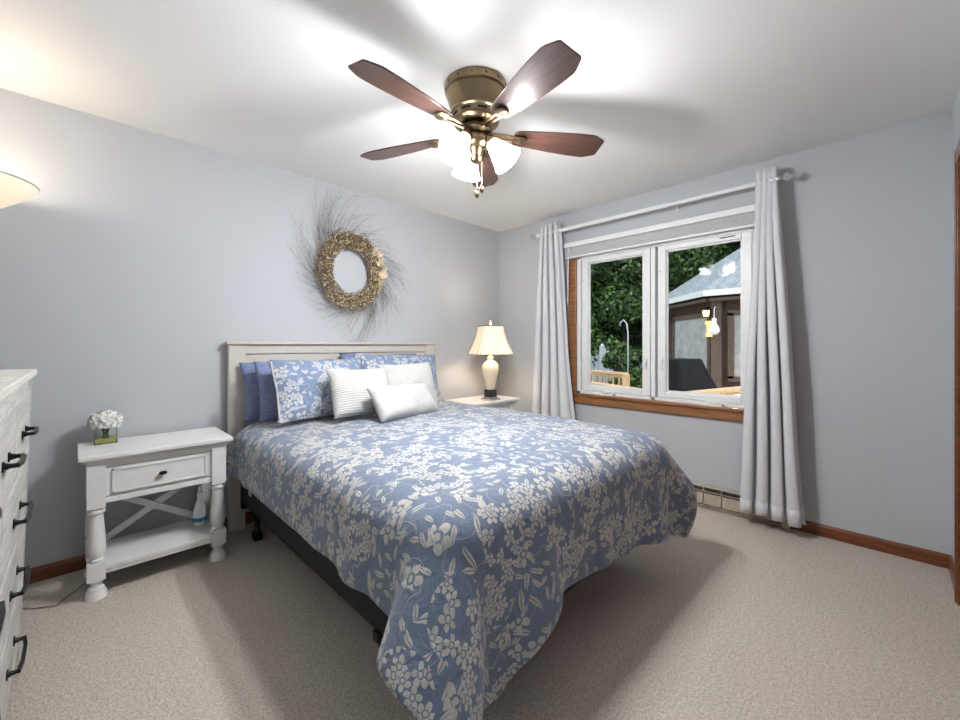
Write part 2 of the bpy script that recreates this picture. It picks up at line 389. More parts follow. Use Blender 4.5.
# ============================================================= CEILING FAN
FC = Vector((-1.945, -1.63, HC))
fan = thing('ceiling_fan', 'flush-mount ceiling fan with antique brass body, five walnut blades and three lit glass shades', 'ceiling fan', FC)
bm = nb()
lathe(bm, [(.148, 0), (.148, -.035), (.140, -.042), (.143, -.048), (.140, -.056), (.128, -.095), (.118, -.125), (.121, -.130), (.121, -.137), (.113, -.142), (.108, -.168), (.112, -.173), (.108, -.180), (.084, -.190), (.05, -.192)], 48)
obj('motor_housing', bm, M['brass'], fan, True, angle=40)
for k in range(9):
    a = 2*PI*k/9 + .2; bm = nb(); vs = box(bm, -.022, .022, -.003, .003, -.004, .004); xf(bm, vs, R(a, 'Z') @ T((0, -.1105, -.156)))
    obj('vent_slot', bm, M['dark'], fan)
for k in range(14):
    a = 2*PI*k/14; bm = nb(); vs = box(bm, -.005, .005, -.003, .003, -.004, .004); xf(bm, vs, R(a, 'Z') @ T((0, -.1465, -.02)))
    obj('vent_hole', bm, M['dark'], fan)
bm = nb(); lathe(bm, [(.048, -.19), (.055, -.2), (.075, -.205), (.078, -.222), (.06, -.235), (.05, -.238)], 36); obj('flywheel', bm, M['brass_dark'], fan, True, angle=40)
bm = nb(); lathe(bm, [(.05, -.236), (.058, -.242), (.062, -.275), (.056, -.287), (.03, -.300), (.022, -.335), (.030, -.345), (.026, -.362), (.010, -.372), (0, -.374)], 32); obj('light_fitter', bm, M['brass'], fan, True, angle=50)
BZ = -.225
for k in range(5):
    A = math.radians(-32+72*k)
    br = obj('blade_arm', (lambda bm: (lathe(bm, [(0, -.02), (.020, -.02), (.031, -.015), (.033, -.008), (.02, -.004), (0, -.004)], 24, T((.225, 0, 0))),
        beam(bm, (.07, .012, .004), (.21, .016, -.008), .012, .008), beam(bm, (.07, -.012, .004), (.21, -.016, -.008), .012, .008),
        lathe(bm, [(.0, -.024), (.008, -.024), (.01, -.018), (0, -.016)], 12, T((.225, 0, 0))), bm)[-1])(nb()), M['brass'], fan, True, (0, 0, BZ), angle=40)
    br.rotation_euler = (0, 0, A)
    # blade outline
    out = []
    Lr, L1_ = .19, .655
    side = [(.0, .034), (.012, .046), (.04, .052), (.2, .071), (.32, .080), (.395, .081), (.412, .077), (.458, .056), (.465, .048)]
    for d_, hw in side: out.append((Lr+d_, hw))
    out = out + [(x, -y) for x, y in reversed(out)]
    bm = nb(); prism(bm, out, lambda u, v, t_: (u, v, -.004 + .007*t_))
    bl = obj('blade', bm, M['bladewood'], fan, False, (0, 0, BZ), bevel=.0015)
    bl.rotation_mode = 'XYZ'; bl.rotation_euler = (Matrix.Rotation(A, 4, 'Z') @ Matrix.Rotation(math.radians(-12), 4, 'X')).to_euler()
for k in range(3):
    A = math.radians((65, -55, 185)[k])
    mat_ = R(A, 'Z') @ T((.050, 0, -.265)) @ R(math.radians(38), 'Y')   # axis points outwards/down
    mm = R(A, 'Z') @ T((.044, 0, -.238)) @ R(math.radians(-40), 'Y') @ Matrix.Scale(1.05, 4)
    bm = nb(); lathe(bm, [(.02, .0), (.024, -.012), (.030, -.03), (.031, -.05), (.026, -.052)], 24, mm)
    obj('socket_cup', bm, M['brass'], fan, True, angle=40)
    bm = nb(); lathe(bm, [(.026, -.045), (.030, -.06), (.040, -.085), (.052, -.12), (.066, -.155), (.072, -.165), (.070, -.166), (.050, -.12), (.038, -.085), (.026, -.06)], 32, mm, cap=False)
    gs = obj('glass_shade', bm, M['glass_shade'], fan, True); 
    bm = nb(); lathe(bm, [(.012, -.05), (.014, -.07), (.028, -.10), (.030, -.118), (.02, -.138), (0, -.145)], 20, mm); obj('light_bulb', bm, M['glass_shade'], gs, True)
    p_ = mm @ Vector((0, 0, -.158)); point('fan_light', p_, FAN_W, (.985, .99, 1), .06, fan)
for k, (dx, dy, ll) in enumerate(((.004, -.004, .135), (.022, -.018, .11))):
    bm = nb(); tube(bm, [(dx, dy, -.36), (dx, dy, -.36-ll)], .0018, 6)
    ch = obj('pull_chain', bm, M['brass'], fan)
    bm = nb(); lathe(bm, [(0, 0), (.005, -.003), (.010, -.018), (.009, -.032), (.003, -.042), (0, -.043)], 16, T((dx, dy, -.36-ll)))
    obj('chain_pull', bm, M['brass_dark'], ch, True)

# ============================================================= BED
BX = -1.80
bed = thing('bed', 'queen bed with cream wooden headboard and dark metal rail frame', 'bed', (BX, -1.1, 0))
def L(x, y, z=0): return (x-BX, y+1.1, z)
bm = nb(); y1, y0 = 1.1-.03, 1.1-.075    # local y of the headboard back/front
box(bm, -.825, -.730, y0, y1, 0, 1.195); box(bm, .730, .828, y0, y1, 0, 1.195)
box(bm, -.735, .735, y0+.006, y1, 1.135, 1.195); box(bm, -.735, .735, y0+.012, y1, 1.01, 1.130)
for z in (.30, .475, .65, .825): box(bm, -.735, .735, y0+.018, y1-.008, z, z+.168)
box(bm, -.735, .735, y0+.004, y1, .22, .30)
hb = obj('headboard', bm, M['cream'], bed, bevel=.003)
bm = nb(); box(bm, -.840, .842, y0-.014, y1+.01, 1.197, 1.216); obj('cap_moulding', bm, M['cream'], hb, bevel=.004)
bm = nb(); box(bm, -.66, .66, y0+.005, y0+.0185, .995, 1.004); obj('dark_gap', bm, M['dark'], hb)
for sx in (-1, 1):
    bm = nb(); x = sx*.745
    box(bm, min(x, x-sx*.004), max(x, x-sx*.004), -.99, 1.02, .165, .205); box(bm, min(x, x-sx*.05), max(x, x-sx*.05), -.99, 1.02, .165, .170)
    obj('side_rail', bm, M['railmetal'], bed)
    bm = nb(); box(bm, x-.014, x+.014, .99, 1.03, .14, .30); obj('headboard_bracket', bm, M['blackmetal'], bed)
    for y in (-.64, .80):
        bm = nb(); xx = x-sx*.02
        lathe(bm, [(.022, .165), (.017, .14), (.013, .08), (.016, .055), (.02, .05)], 16, T((xx, y, 0)))
        box(bm, xx-.03, xx+.03, y-.015, y+.015, .13, .165)
        lg = obj('leg', bm, M['railmetal'], bed, True, angle=40)
        bm = nb(); 
        if y < 0: box(bm, xx-.02, xx+.02, y-.02, y+.02, 0, .05); obj('glide', bm, M['chrome'], lg, bevel=.006)
        else: box(bm, xx-.025, xx+.025, y-.035, y+.035, 0, .05); obj('caster', bm, M['blackmetal'], lg, bevel=.01)
for y in (-.67, .78): obj('cross_rail', bx(-.745, .745, y, y+.05, .160, .165), M['railmetal'], bed)
tag(obj('box_spring', bx(BX-.755, BX+.755, -2.11, -.09, .171, .385), M['boxspring'], bevel=.02), 'charcoal fabric box spring on the metal bed rails', 'box spring')
obj('fabric_tag', bx(BX-.762, BX-.757, -.30, -.255, .27, .42), M['mattress'], bpy.data.objects['box_spring'])
tag(obj('mattress', bx(BX-.755, BX+.755, -2.11, -.09, .388, .64), M['mattress'], bevel=.05), 'thick queen mattress hidden beneath the blue floral comforter', 'mattress')

# comforter: a small cloth simulation over the mattress
NU, NV = 66, 74
def rest(u, v):
    # corners of the flat cloth (head-left, head-right, foot-left, foot-right)
    hl, hr, fl, fr_ = np.array([-2.84, -.15]), np.array([-.70, -.15]), np.array([-2.87, -2.43]), np.array([-.86, -2.60])
    u = u[..., None]; v = v[..., None]
    w_ = np.exp(-((u-.17)/.12)**2)*np.clip((v-.76)/.24, 0, 1); w2 = np.clip(1-u/.25, 0, 1)*np.clip((v-.85)/.15, 0, 1)
    return (hl*(1-u)+hr*u)*(1-v) + (fl*(1-u)+fr_*u)*v + w_*np.array([.02, -.19]) + w2*np.array([.10, 0])
uu, vv = np.meshgrid(np.linspace(0, 1, NU), np.linspace(0, 1, NV))
P0 = rest(uu, vv)
P = np.dstack([P0, np.full(uu.shape, .80)]); P[..., 2] += .004*np.random.randn(*uu.shape); V = np.zeros_like(P)
bc_ = np.array([BX, -1.16, .35]); hs = np.array([.83, 1.04, .345]); rad = .13
def collide(P, prev):
    crown = .035*np.clip(1-((P[..., 0]-BX-.15)/.85)**2, 0, 1)*np.clip(1-((P[..., 1]+1.15)/1.1)**2, 0, 1)
    Q = P.copy(); Q[..., 2] -= crown
    d = Q-bc_; a = np.abs(d)-(hs-rad); m = np.maximum(a, 0); ln = np.linalg.norm(m, axis=-1)
    ins = np.minimum(a.max(-1), 0); sd = ln+ins-rad
    g = np.where(ln[..., None] > 1e-6, m/np.maximum(ln, 1e-6)[..., None], 0)*np.sign(d)
    k = a.argmax(-1); e = np.eye(3)[k]*np.sign(d)
    g = np.where((ln > 1e-6)[..., None], g, e)
    hit = sd < 0
    P2 = np.where(hit[..., None], P-g*sd[..., None], P)
    top = hit & (g[..., 2] > .6)
    P2[top, :2] = prev[top, :2]*.75 + P2[top, :2]*.25
    P2[..., 2] = np.maximum(P2[..., 2], .035)
    return P2
cons = []
def addc(sa, sb, k):
    a0, b0 = P0[sa], P0[sb]; cons.append((sa, sb, np.linalg.norm(a0-b0, axis=-1), k))
sl = slice
for st_, k in ((1, 1.), (4, .22), (9, .06)):
    for ph in range(min(2*st_, 18)):
        pass
def pairs(dv, du, k):
    """edges (i,j)-(i+dv,j+du) relaxed Jacobi style"""
    NVv, NUu = uu.shape
    i0 = sl(0, NVv-dv); i1 = sl(dv, NVv)
    if du >= 0: j0 = sl(0, NUu-du); j1 = sl(du, NUu)
    else: j0 = sl(-du, NUu); j1 = sl(0, NUu+du)
    addc((i0, j0), (i1, j1), k)
pairs(0, 1, 1); pairs(1, 0, 1); pairs(1, 1, .6); pairs(1, -1, .6); pairs(0, 3, .12); pairs(3, 0, .12); pairs(0, 7, .02); pairs(7, 0, .02)
prev = P.copy()
for it in range(520):
    vel = (P-prev)*(.965 if it < 400 else .85); prev = P.copy()
    P = P + vel; P[..., 2] -= .00028
    for q in range(7):
        acc = np.zeros_like(P); wt = np.zeros(P.shape[:2])
        for sa, sb, r0, k in cons:
            dlt = P[sb]-P[sa]; ln = np.linalg.norm(dlt, axis=-1)+1e-9
            cor = dlt*((ln-r0)/ln*.5*k)[..., None]
            acc[sa] += cor; acc[sb] -= cor; wt[sa] += k; wt[sb] += k
        P = P + acc/wt[..., None]*1.5
    P = collide(P, prev)
me = bpy.data.meshes.new('comforter')
# soft rumples
for i in range(NV):
    for j in range(NU):
        n_ = mnoise.noise(Vector((P0[i, j, 0]*6, P0[i, j, 1]*6, 0)))*.006
        P[i, j, 2] += n_ + .004
idx = np.arange(NU*NV).reshape(NV, NU)
faces = [(int(idx[i, j]), int(idx[i+1, j]), int(idx[i+1, j+1]), int(idx[i, j+1])) for i in range(NV-1) for j in range(NU-1)]
me.from_pydata(P.reshape(-1, 3).tolist(), [], faces)
uvl = me.uv_layers.new(name='UVMap'); fl_ = P0.reshape(-1, 2)
for lp in me.loops: uvl.data[lp.index].uv = fl_[lp.vertex_index]
me.update()
com = obj('comforter', me, M['floral'], smooth=True)
s_ = com.modifiers.new('sub', 'SUBSURF'); s_.levels = 1; s_.render_levels = 1
s_ = com.modifiers.new('thick', 'SOLIDIFY'); s_.thickness = .018; s_.offset = 0
tag(com, 'blue floral comforter with cream blossoms draped over the bed', 'comforter')

# ---- pillows
def pillow_mesh(w, h, th, flange=0, n=26, sag=.0, seed=0, p=2.6):
    me = bpy.data.meshes.new('pillow'); V_, F_, UV = [], [], []
    rnd = random.Random(seed); off = Vector((rnd.random()*9, rnd.random()*9, rnd.random()*9))
    ids = {}
    for side in (1, -1):
        for i in range(n+1):
            for j in range(n+1):
                edge = i in (0, n) or j in (0, n)
                if side == -1 and edge: ids[side, i, j] = ids[1, i, j]; continue
                u = -1+2*i/n; v = -1+2*j/n
                # crowd samples towards the border
                u_, v_ = math.sin(u*PI/2)*.25+u*.75, math.sin(v*PI/2)*.25+v*.75
                au, av = min(1, abs(u_)*(1+flange)), min(1, abs(v_)*(1+flange))
                t_ = max(0, (1-au**p))**.55*max(0, (1-av**p))**.55
                pin = 1-.06*(1-av**2)*abs(u_)**3 ; pin2 = 1-.06*(1-au**2)*abs(v_)**3
                x = u_*w/2*pin; y = v_*h/2*pin2
                q = Vector((x*7, y*7, side*2))+off
                z = side*th/2*t_ + (mnoise.noise(q)*.024 + mnoise.noise(q*2.3)*.011)*(.35+.65*t_) 
                y -= sag*(1-v_)*.0
                ids[side, i, j] = len(V_); V_.append((x, y, z)); UV.append((x, y))
    for side in (1, -1):
        for i in range(n):
            for j in range(n):
                f = (ids[side, i, j], ids[side, i+1, j], ids[side, i+1, j+1], ids[side, i, j+1])
                F_.append(f if side == 1 else f[::-1])
    me.from_pydata(V_, [], F_); ul = me.uv_layers.new(name='UVMap')
    for lp in me.loops: ul.data[lp.index].uv = UV[lp.vertex_index]
    me.update(); return me
def pillow(name, label, mat, w, h, th, loc, lean=68, yaw=0, roll=0, flange=0, seed=0, hem=None, group=None, p=2.6):
    """loc = middle of the bottom edge"""
    me = pillow_mesh(w, h, th, flange, seed=seed, p=p)
    me.transform(T((0, h/2, 0)))
    o = obj(name, me, mat, smooth=True)
    o.matrix_world = T(loc) @ R(math.radians(yaw), 'Z') @ R(math.radians(lean), 'X') @ R(math.radians(roll), 'Z')
    tag(o, label, 'pillow', group)
    if hem:
        bm = nb(); x = hem*w/2*.97
        tube(bm, [(x*.985, .02, .004), (x*.955, h*.5, .008), (x*.985, h-.02, .004)], .006, 8)
        e = obj('piping', bm, M['linen'], o)
    return o
ZT = .745
pillow('bed_pillow', 'leftmost slate blue bed pillow, against the headboard at the back', M['chambray'], 0.62, .38, .10, (-2.26, -.19, ZT-.03), 78, 0, 1, seed=1)
pillow('bed_pillow', 'slate blue bed pillow with folded hem, directly behind the left floral sham', M['chambray'], 0.66, .38, .11, (-2.20, -.335, ZT-.02), 74, 3, 0, seed=2)
pillow('bed_pillow', 'slate blue bed pillow whose top shows above the right floral sham', M['chambray'], 0.70, .41, .10, (-1.56, -.18, ZT-.02), 80, 0, -1, seed=3)
pillow('floral_sham', 'blue floral pillow sham at the left end of the pillows, white edge piping', M['floral2'], 0.64, .40, .14, (-2.17, -.53, ZT-.01), 68, 4, 0, flange=.06, seed=4, hem=-1)
pillow('floral_sham', 'blue floral pillow sham at the right end of the pillows, behind the white cushions', M['floral2'], .74, .43, .16, (-1.50, -.37, ZT-.03), 72, -3, -2, flange=.06, seed=5)
pillow('throw_pillow', 'square ribbed white throw pillow leaning on the left floral sham', M['ribbed'], 0.43, .32, .13, (-2.02, -.72, ZT+.005), 66, 3, -2, seed=6, p=3.2)
pillow('throw_pillow', 'square ribbed white throw pillow half hidden behind the smooth lumbar cushion', M['ribbed'], .46, .35, .14, (-1.56, -.60, ZT-.01), 68, 0, 1, seed=7, p=3.2)
pillow('lumbar_pillow', 'smooth white rectangular lumbar cushion in front of all the other pillows', M['linen'], 0.52, .24, .14, (-1.79, -.89, ZT-.015), 56, 10, -1, seed=8, p=3.2)

# ============================================================= NIGHTSTANDS
def nightstand(label, loc):
    t_ = thing('nightstand', label, 'nightstand', loc)
    W_, D_ = .62, .41; H_ = .68
    # top: local x +-W/2, y from -D/2..D/2
    bm = nb(); box(bm, -W_/2, W_/2, -D_/2, D_/2, H_-.022, H_); obj('top', bm, M['white'], t_, bevel=.004)
    bm = nb(); box(bm, -W_/2+.014, W_/2-.014, -D_/2+.014, D_/2-.008, H_-.034, H_-.022); box(bm, -W_/2+.024, W_/2-.024, -D_/2+.024, D_/2-.012, H_-.05, H_-.034); obj('top_moulding', bm, M['white'], t_, bevel=.004)
    ax, ay = W_/2-.062, D_/2-.062
    bm = nb(); box(bm, -ax, ax, -ay-.018, -ay-.002, .44, .468); box(bm, -ax, ax, -ay-.018, -ay-.002, .61, .63)
    box(bm, -ax, ax, ay+.0, ay+.018, .44, .63); box(bm, -ax-.018, -ax-.004, -ay, ay, .44, .63); box(bm, ax+.004, ax+.018, -ay, ay, .44, .63)
    box(bm, -ax, ax, -ay, ay, .44, .452)
    obj('apron', bm, M['white'], t_, bevel=.002)
    d_ = obj('drawer', bx(-ax+.032, ax-.032, -ay-.016, ay-.03, .472, .607), M['white'], t_, bevel=.002)
    bm = nb(); x0, x1, z0, z1, yy = -ax+.055, ax-.055, .482, .598, -ay-.016
    box(bm, x0, x1, yy-.008, yy, z0, z0+.010); box(bm, x0, x1, yy-.008, yy, z1-.010, z1); box(bm, x0, x0+.010, yy-.008, yy, z0, z1); box(bm, x1-.010, x1, yy-.008, yy, z0, z1)
    box(bm, x0+.010, x1-.010, yy-.003, yy, z0+.010, z1-.010)
    obj('drawer_panel', bm, M['white'], d_, bevel=.003)
    bm = nb(); lathe(bm, [(.006, 0), (.005, .012), (.010, .016), (.0105, .024), (0, .027)], 20, T((0, yy-.003, .543)) @ R(PI/2, 'X') @ Matrix.Diagonal((1.7, .9, 1, 1)))
    obj('knob', bm, M['blackmetal'], d_, True, angle=50)
    prof = [(.042, 0), (.042, .010), (.037, .028), (.030, .040), (.0305, .046), (.022, .052), (.021, .066), (.029, .076), (.034, .084), (.029, .088)]
    prof2 = [(.024, .170), (.031, .176), (.031, .182), (.025, .188), (.034, .200), (.0355, .23), (.033, .29), (.027, .375), (.026, .392), (.033, .400), (.033, .410), (.026, .418), (.026, .43)]
    for sx in (-1, 1):
        for sy in (-1, 1):
            bm = nb(); lathe(bm, prof, 28); lathe(bm, prof2, 28); box(bm, -.033, .033, -.033, .033, .086, .172); box(bm, -.033, .033, -.033, .033, .425, H_-.05)
            obj('leg', bm, M['white'], t_, True, (sx*ax, sy*ay, 0), angle=35)
    bm = nb(); box(bm, -ax-.0, ax+.0, -ay-.03, ay+.03, .128, .146)
    box(bm, -ax+.034, ax-.034, -ay-.024, -ay-.008, .108, .128); box(bm, -ax+.034, ax-.034, ay+.008, ay+.024, .108, .128)
    box(bm, -ax-.03, -ax+.0, -ay+.034, ay-.034, .108, .146); box(bm, ax-.0, ax+.03, -ay+.034, ay-.034, .108, .146)
    obj('shelf', bm, M['white'], t_, bevel=.002)
    bm = nb(); beam(bm, (-ax+.02, ay+.006, .15), (ax-.02, ay+.006, .43), .034, .012, (0, 1, 0)); beam(bm, (-ax+.02, ay-.004, .43), (ax-.02, ay-.004, .15), .034, .012, (0, 1, 0))
    obj('cross_brace', bm, M['white'], t_, bevel=.002)
    return t_
NS = (-3.0, -.245, 0)
n1 = nightstand('white nightstand with turned legs left of the bed, holding a vase of flowers', NS)
n2 = copy_tree(n1); n2.location = (-.555, -.295, 0); n2['label'] = 'white nightstand in the corner right of the bed, under the table lamp'
for o_ in (n1, n2): o_['group'] = 'nightstands either side of the bed'

# flowers
fv = thing('flower_vase', 'square glass vase of white hydrangea on the left nightstand', 'vase of flowers', (-3.205, -.13, .681))
bm = nb(); r_ = .045; hh = .072
for (a, b) in ((r_, 0), (r_-.003, .006)): pass
box(bm, -r_, r_, -r_, r_, 0, .006)
for q in range(4):
    vs = box(bm, -r_, r_, r_-.003, r_, .006, hh); xf(bm, vs, R(q*PI/2, 'Z'))
obj('glass_vase', bm, M['glass'], fv)
bm = bx(-r_+.004, r_-.004, -r_+.004, r_-.004, .007, .028); obj('water', bm, M['water'], fv)
bm = nb()
for q in range(9):
    a = q*2.4; tube(bm, [(.025*math.cos(a), .025*math.sin(a), .01), (.008*math.cos(a+1), .008*math.sin(a+1), .045), (.02*math.cos(a), .02*math.sin(a), .09)], .0028, 6)
obj('stem', bm, M['stemgreen'], fv)
bm = nb(); rr = random.Random(3)
for q in range(430):
    z = rr.uniform(-.55, 1); ph = rr.uniform(0, 2*PI); s = math.sqrt(1-z*z); dirv = Vector((s*math.cos(ph), s*math.sin(ph), z))
    rad_ = rr.uniform(.8, 1.05); c = Vector((dirv.x*.066*rad_, dirv.y*.066*rad_, .113+dirv.z*.048*rad_)); tq = dirv.to_track_quat('Z', 'Y').to_matrix().to_4x4()
    tw = rr.uniform(0, PI)
    for k in range(4):
        M_ = T(c) @ tq @ R(tw+k*PI/2, 'Z') @ R(rr.uniform(-.5, -.1), 'Y')
        vs = [bm.verts.new(M_ @ Vector(p)) for p in ((0, 0, 0), (.007, -.0065, .002), (.015, 0, .001), (.007, .0065, .002))]
        bm.faces.new(vs)
obj('blossom', bm, M['petal'], fv)
# bottle on the nightstand shelf
bt = thing('spray_bottle', 'white plastic bottle with a blue band on the lower shelf of the left nightstand', 'bottle', (-2.80, -.19, .147))
bm = nb(); lathe(bm, [(.031, 0), (.034, .004), (.034, .03), (.033, .045), (.030, .09), (.020, .125), (.0125, .14), (.0125, .165)], 28); obj('body', bm, M['plastic'], bt, True, angle=50)
bm = nb(); lathe(bm, [(.0345, .022), (.0352, .023), (.0345, .044), (.034, .045)], 28, cap=False); obj('blue_band', bm, M['blueplastic'], bt, True)
bm = nb(); lathe(bm, [(.015, .163), (.015, .185), (.009, .19), (.008, .215), (0, .217)], 20); obj('cap', bm, M['plastic'], bt, True, angle=40)

# table lamp
tl = thing('table_lamp', 'lit table lamp with cream vase-shaped base and bell shade, in the corner', 'lamp', (-.56, -.40, .681))
bm = nb(); box(bm, -.066, .066, -.066, .066, 0, .018); box(bm, -.05, .05, -.05, .05, .018, .03); obj('foot', bm, M['chrome'], tl, bevel=.004)
obj('block', bx(-.042, .042, -.042, .042, .03, .098), M['crystal_dark'], tl, bevel=.003)
bm = nb(); lathe(bm, [(.036, .098), (.040, .104), (.046, .13), (.056, .18), (.074, .235), (.083, .285), (.080, .315), (.062, .345), (.036, .365), (.024, .375), (.024, .385), (.030, .39), (.028, .40), (.016, .405), (.014, .44)], 40)
obj('body', bm, M['lampcream'], tl, True, angle=60)
bm = nb(); rings = []
ns = 14
def sqr(hw, z, cut=.13):
    c = hw*(1-cut); pts = [(c, -hw), (hw, -c), (hw, c), (c, hw), (-c, hw), (-hw, c), (-hw, -c), (-c, -hw)]
    return [bm.verts.new((x, y, z)) for x, y in pts]
for k in range(ns+1):
    s = k/ns; hw = .176 + (.100-.176)*(1-(1-s)**1.6); rings.append(sqr(hw, .425+.262*s))
for a, b in zip(rings, rings[1:]):
    for k in range(8): bm.faces.new((a[k], a[(k+1) % 8], b[(k+1) % 8], b[k]))
sh = obj('lamp_shade', bm, M['shade'], tl, True, angle=25); sh.rotation_euler = (0, 0, math.radians(-28))
s_ = sh.modifiers.new('thick', 'SOLIDIFY'); s_.thickness = .003
bm = nb()
def sq_pts(hw, z, cut=.13):
    c = hw*(1-cut); return [(x, y, z) for x, y in [(c, -hw), (hw, -c), (hw, c), (c, hw), (-c, hw), (-hw, c), (-hw, -c), (-c, -hw), (c, -hw)]]
tube(bm, sq_pts(.177, .425), .003, 6); tube(bm, sq_pts(.101, .687), .003, 6)
for k in range(8):
    pts = []
    for q in range(9):
        s = q/8; hw = .1775 + (.1015-.1775)*(1-(1-s)**1.6); pts.append(sq_pts(hw, .425+.262*s)[k])
    tube(bm, pts, .0016, 6)
obj('shade_piping', bm, M['shade_trim'], sh)
bm = nb(); tube(bm, [(0, 0, .44), (0, 0, .70)], .003, 8); tube(bm, [(-.1, 0, .68), (.1, 0, .68)], .002, 6); tube(bm, [(0, -.1, .68), (0, .1, .68)], .002, 6); obj('harp', bm, M['brass'], tl)
bm = nb(); lathe(bm, [(0, .70), (.008, .70), (.012, .71), (.016, .722), (.012, .735), (0, .742)], 20); obj('finial', bm, M['crystal'], tl, True)
bm = nb(); bmesh.ops.create_uvsphere(bm, u_segments=16, v_segments=10, radius=.028, matrix=T((0, 0, .52))); obj('light_bulb', bm, emis('lamp_bulb', (.9, .9, .8), (1, .8, .5), 6), tl, True)
point('lamp_light', (0, 0, .57), LAMP_W, (1, .83, .62), .04, tl)

# torchiere behind the dresser
tf = thing('torchiere_lamp', 'floor lamp with a lit alabaster uplight bowl beside the dresser', 'floor lamp', (-3.665, -.30, 0))
bm = nb(); lathe(bm, [(.13, 0), (.13, .012), (.11, .022), (.03, .035), (.013, .05), (.011, 1.74), (.03, 1.75), (.03, 1.765), (.012, 1.77)], 28); obj('pole', bm, M['steel'], tf, True, angle=40)
bm = nb(); lathe(bm, [(.03, 1.768), (.06, 1.775), (.12, 1.80), (.18, 1.845), (.226, 1.893), (.230, 1.900), (.222, 1.896), (.176, 1.852), (.118, 1.808), (.03, 1.778)], 48, cap=False); obj('glass_bowl', bm, M['bowl'], tf, True)
bm = nb(); lathe(bm, [(.222, 1.8955), (.228, 1.897), (.2325, 1.902), (.228, 1.905), (.222, 1.899)], 48, cap=False); obj('bowl_rim', bm, M['steel'], tf, True)
bm = nb(); lathe(bm, [(0, -.008), (.006, -.008), (.006, .008), (0, .008)], 12, T((.015, -.03, 1.72)) @ R(PI/2, 'X')); obj('switch', bm, M['blackmetal'], tf)
point('torchiere_light', (0, 0, 1.90), TORCH_W, (1, .88, .74), .05, tf)
bm = nb(); tube(bm, [(-3.56, -.20, .006), (-3.45, -.32, .006), (-3.38, -.36, .006), (-3.33, -.28, .006), (-3.27, -.19, .006), (-3.2, -.05, .006), (-3.1, -.03, .006)], .003, 6)
tag(obj('power_cord', bm, M['twiggrey'], smooth=True), 'thin brown power cord on the carpet between dresser and nightstand', 'cord')

# ============================================================= DRESSER
DY0, DY1 = -2.26, -.69; DF = -3.44
dr = thing('dresser', 'whitewashed wide dresser with black bar pulls at the left', 'dresser', (DF-.21, (DY0+DY1)/2, 0))
hw = (DY1-DY0)/2; hz = [1.022, .775, .562, .345, .10]
LEAN = .03
def lean(me):
    for v in me.vertices: v.co.x += LEAN*(v.co.z-1.08)*(1 if v.co.x > -.1 else .2)
def dobj(name, bm, mat, parent, bev=.002):
    o = obj(name, bm, mat, parent, bevel=bev); lean(o.data); return o
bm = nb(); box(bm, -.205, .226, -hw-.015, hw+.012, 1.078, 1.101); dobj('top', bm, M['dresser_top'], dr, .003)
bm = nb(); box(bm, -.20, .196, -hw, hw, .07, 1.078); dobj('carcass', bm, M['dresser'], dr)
bm = nb()
box(bm, .196, .210, -hw+.03, hw-.03, 1.022, 1.078); box(bm, .190, .214, -hw, -hw+.03, 0, 1.078); box(bm, .190, .214, hw-.03, hw, 0, 1.078)
for z in hz[1:]: box(bm, .196, .203, -hw+.03, hw-.03, z-.006, z+.006)
box(bm, .196, .209, -hw+.03, hw-.03, .03, .06)
for y in (-hw+.03+.5, hw-.03-.5): box(bm, .196, .203, y-.006, y+.006, hz[1], hz[0])
box(bm, .196, .2095, -.006, .006, .06, hz[1])
for sy in (-1, 1): box(bm, -.20, -.16, sy*hw-(.03 if sy > 0 else 0), sy*hw+(0 if sy > 0 else .03), 0, .08)
dobj('face_frame', bm, M['dresser'], dr)
def pull(d_, y, z, l_=.062):
    bm = nb(); x0 = .213
    for s in (-1, 1):
        vs = box(bm, 0, .004, -.009, .009, -.012, .012); xf(bm, vs, T((x0, y+s*l_, z)))
        lathe(bm, [(.0095, 0), (.006, .012), (.0055, .026)], 12, T((x0+.003, y+s*l_, z)) @ R(PI/2, 'Y'))
    beam(bm, (x0+.024, y-l_-.004, z), (x0+.030, y-l_*.5, z), .009, .010); beam(bm, (x0+.030, y-l_*.52, z), (x0+.030, y+l_*.52, z), .009, .010); beam(bm, (x0+.030, y+l_*.5, z), (x0+.024, y+l_+.004, z), .009, .010)
    o = obj('bar_pull', bm, M['blackmetal'], d_); lean(o.data)
n_ = 3; ww = (2*hw-.06)/3
for k in range(3):
    y0_ = -hw+.03+k*ww
    d_ = dobj('drawer', bx(.15, .213, y0_+.009, y0_+ww-.009, hz[1]+.009, hz[0]-.0), M['dresser'], dr)
    pull(d_, y0_+ww/2, .900)
ww = (2*hw-.06)/2
for r in range(3):
    for k in range(2):
        y0_ = -hw+.03+k*ww
        d_ = dobj('drawer', bx(.15, .213, y0_+.009, y0_+ww-.009, hz[r+2]+.009, hz[r+1]-.009), M['dresser'], dr)
        pull(d_, y0_+ww/2, (hz[r+1]+hz[r+2])/2-.008, .098)

